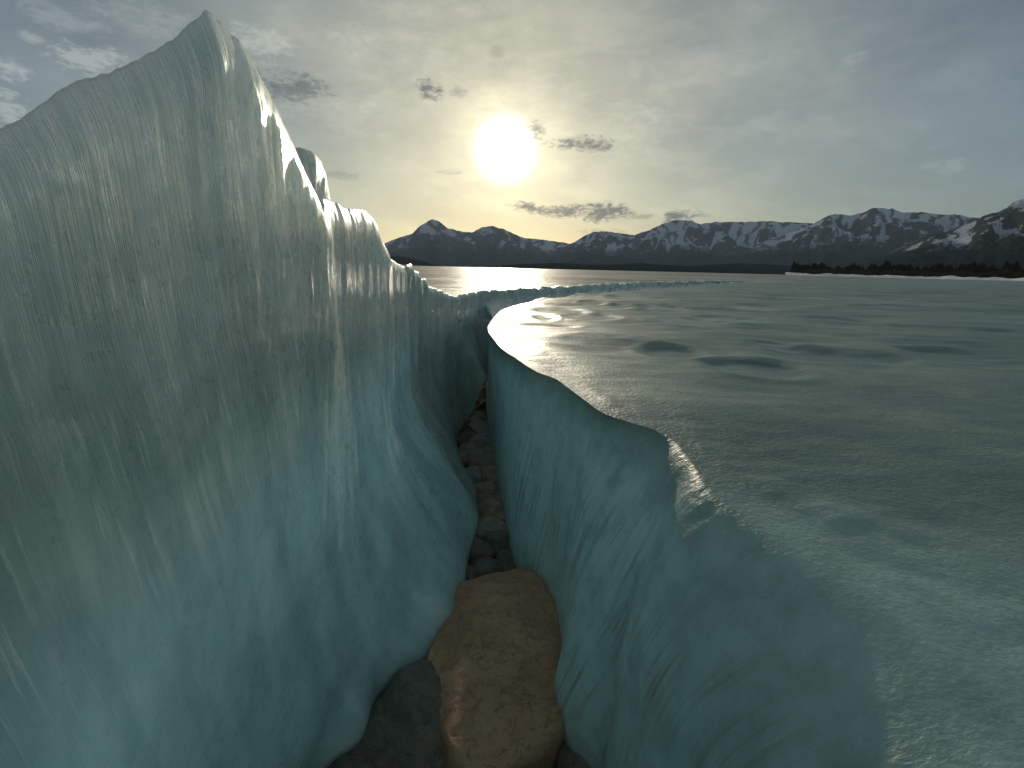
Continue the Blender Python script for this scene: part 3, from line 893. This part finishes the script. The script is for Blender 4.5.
mountain('hill', [(300, 252), (360, 254), (395, 256), (405, 257), (415, 259), (424, 261), (432, 264), (440, 266)],
         3000, 2500, 3600, 6.4, M_M3, 'low dark wooded spit left behind the ridge', carve=.15)
# everything beyond the frame edges: lower hills closing the valley
mountain('hill', [(-700, 150), (-400, 180), (-100, 200), (150, 215), (300, 240), (340, 250)],
         7000, 4000, 9000, 8.8, M_M1, 'snowy hills closing the valley far left', step=4)

# ------------------------------------------------------------------ far shore: snow bank and trees
mt, N, p = material('snow_bank')
p.inputs['Base Color'].default_value = (.62, .64, .66, 1); p.inputs['Roughness'].default_value = .7
N.put(p.inputs['Normal'], bump(N, N.noise(N.n('ShaderNodeTexCoord').outputs['Object'], .8, 4), .6, .5))
M_SNOW = mt
A = np.linspace(math.atan2(*ray(785, 276)[:2]), math.atan2(*ray(1300, 281)[:2]), 700)
r = np.concatenate([np.linspace(330, 350, 26), np.geomspace(355, 1900, 40)])
RR, AA = np.meshgrid(r, A)
toe = 337 + 5 * fbm(A * 26, 0, 3.3, 3)[:, None] + (0.86 - AA.clip(-1, .86)) * 260
RR = RR + (toe - 337)
hh = (RR - toe)
Z = ZS - .4 + 1.7 * sstep(hh, 0, 13) * (1 + .8 * fbm(AA * 40, RR * .02, 1.0, 3)) + hh.clip(0) * .004
o = mesh_obj('shore', np.stack([RR * np.sin(AA), RR * np.cos(AA), Z], -1).reshape(-1, 3), grid_faces(*RR.shape)[:, ::-1].copy(), M_SNOW)
tag(o, 'snow covered bank of the right shore', 'shore', kind='structure')

mt, N, p = material('dark_conifer'); p.inputs['Roughness'].default_value = 1.0; p.inputs['Specular IOR Level'].default_value = 0
N.put(p.inputs['Base Color'], N.mixc(N.noise(N.n('ShaderNodeTexCoord').outputs['Object'], .1, 3), (.010, .016, .010), (.035, .035, .022)))
M_CON = mt
mt, N, p = material('bare_willow'); p.inputs['Roughness'].default_value = 1.0; p.inputs['Specular IOR Level'].default_value = 0
N.put(p.inputs['Base Color'], N.mixc(N.noise(N.n('ShaderNodeTexCoord').outputs['Object'], .2, 3), (.05, .035, .022), (.10, .07, .045)))
M_WIL = mt


def forest(name, count, a0, a1, r0, r1, h0, h1, mat, label, seed, bushy=False):
    rg = np.random.default_rng(seed); V = []; Fa = []
    for i in range(count):
        a = rg.uniform(a0, a1); rr = rg.uniform(r0, r1) + (0.86 - min(a, .86)) * 260
        h = rg.uniform(h0, h1) * (.75 + .9 * float(pn(a * 30, seed, 0)) + .6 * float(pn(a * 110, seed, 5))); x, y = rr * math.sin(a), rr * math.cos(a)
        z = ZS + 1.2 + (rr - 340) * .004
        tiers = 1 if bushy else 3
        if bushy:
            for q in range(14):                      # a fan of thin twigs
                an = rg.uniform(0, 6.28); sp_ = rg.uniform(.1, .55) * h; hh = h * rg.uniform(.6, 1)
                b = len(V); w = .10
                V += [(x - w, y, z - .5), (x + w, y, z - .5), (x + math.cos(an) * sp_ + w * 2, y + math.sin(an) * sp_, z + hh), (x + math.cos(an) * sp_ - w * 2, y + math.sin(an) * sp_ + .1, z + hh * .93)]
                Fa.append((b, b + 1, b + 2, b + 3))
        else:
            for q in range(tiers):
                zb = z + h * (.08 + .27 * q); zt = z + h * min(1, .5 + .27 * q); rad = h * (.20 - .05 * q) * rg.uniform(.8, 1.2)
                b = len(V); ns = 6
                V.append((x + rg.normal() * .03 * h, y, zt))
                for j in range(ns):
                    an = j / ns * 6.283 + q; rj = rad * rg.uniform(.7, 1.25)
                    V.append((x + rj * math.cos(an), y + rj * math.sin(an), zb - .03 * h * rg.uniform(0, 1.5)))
                for j in range(ns): Fa.append((b, b + 1 + j, b + 1 + (j + 1) % ns))
    o = mesh_obj(name, np.array(V), Fa, mat, smooth=False)
    return tag(o, label, 'forest' if not bushy else 'bushes', kind='stuff')


az_of = lambda px: math.atan2(*ray(px, 281)[:2])
forest('forest', 5200, az_of(790), az_of(1250), 372, 640, 5, 11, M_CON, 'dark conifer wood behind the right shore', 3)
forest('bushes', 900, az_of(800), az_of(1150), 352, 368, 2.0, 4.6, M_WIL, 'bare brown willow bushes along the right shore', 4, True)

# ------------------------------------------------------------------ thin valley haze
HX, HY0, HY1, HZ0, HZ1 = 13500, -800, 12800, -8.0, 1150.0
Vh = [(x, y, z) for x in (-HX, HX) for y in (HY0, HY1) for z in (HZ0, HZ1)]
Fh = [(0, 1, 3, 2), (4, 6, 7, 5), (0, 4, 5, 1), (2, 3, 7, 6), (0, 2, 6, 4), (1, 5, 7, 3)]
mh = bpy.data.materials.new('haze'); mh.use_nodes = True; mh.node_tree.nodes.clear()
pv = mh.node_tree.nodes.new('ShaderNodeVolumePrincipled'); oh = mh.node_tree.nodes.new('ShaderNodeOutputMaterial')
pv.inputs['Color'].default_value = (.62, .80, 1.0, 1); pv.inputs['Density'].default_value = 3.4e-5; pv.inputs['Anisotropy'].default_value = .0
mh.node_tree.links.new(pv.outputs[0], oh.inputs['Volume'])
o = mesh_obj('haze', Vh, Fh, mh, smooth=False)
tag(o, 'thin bluish valley haze in front of the far mountains', 'haze', kind='stuff')

open("/tmp/edge.txt","w").write(str(np.round(ep[:14],2).tolist()))
print('verts', sum(len(o.data.vertices) for o in scene.objects if o.type == 'MESH'))
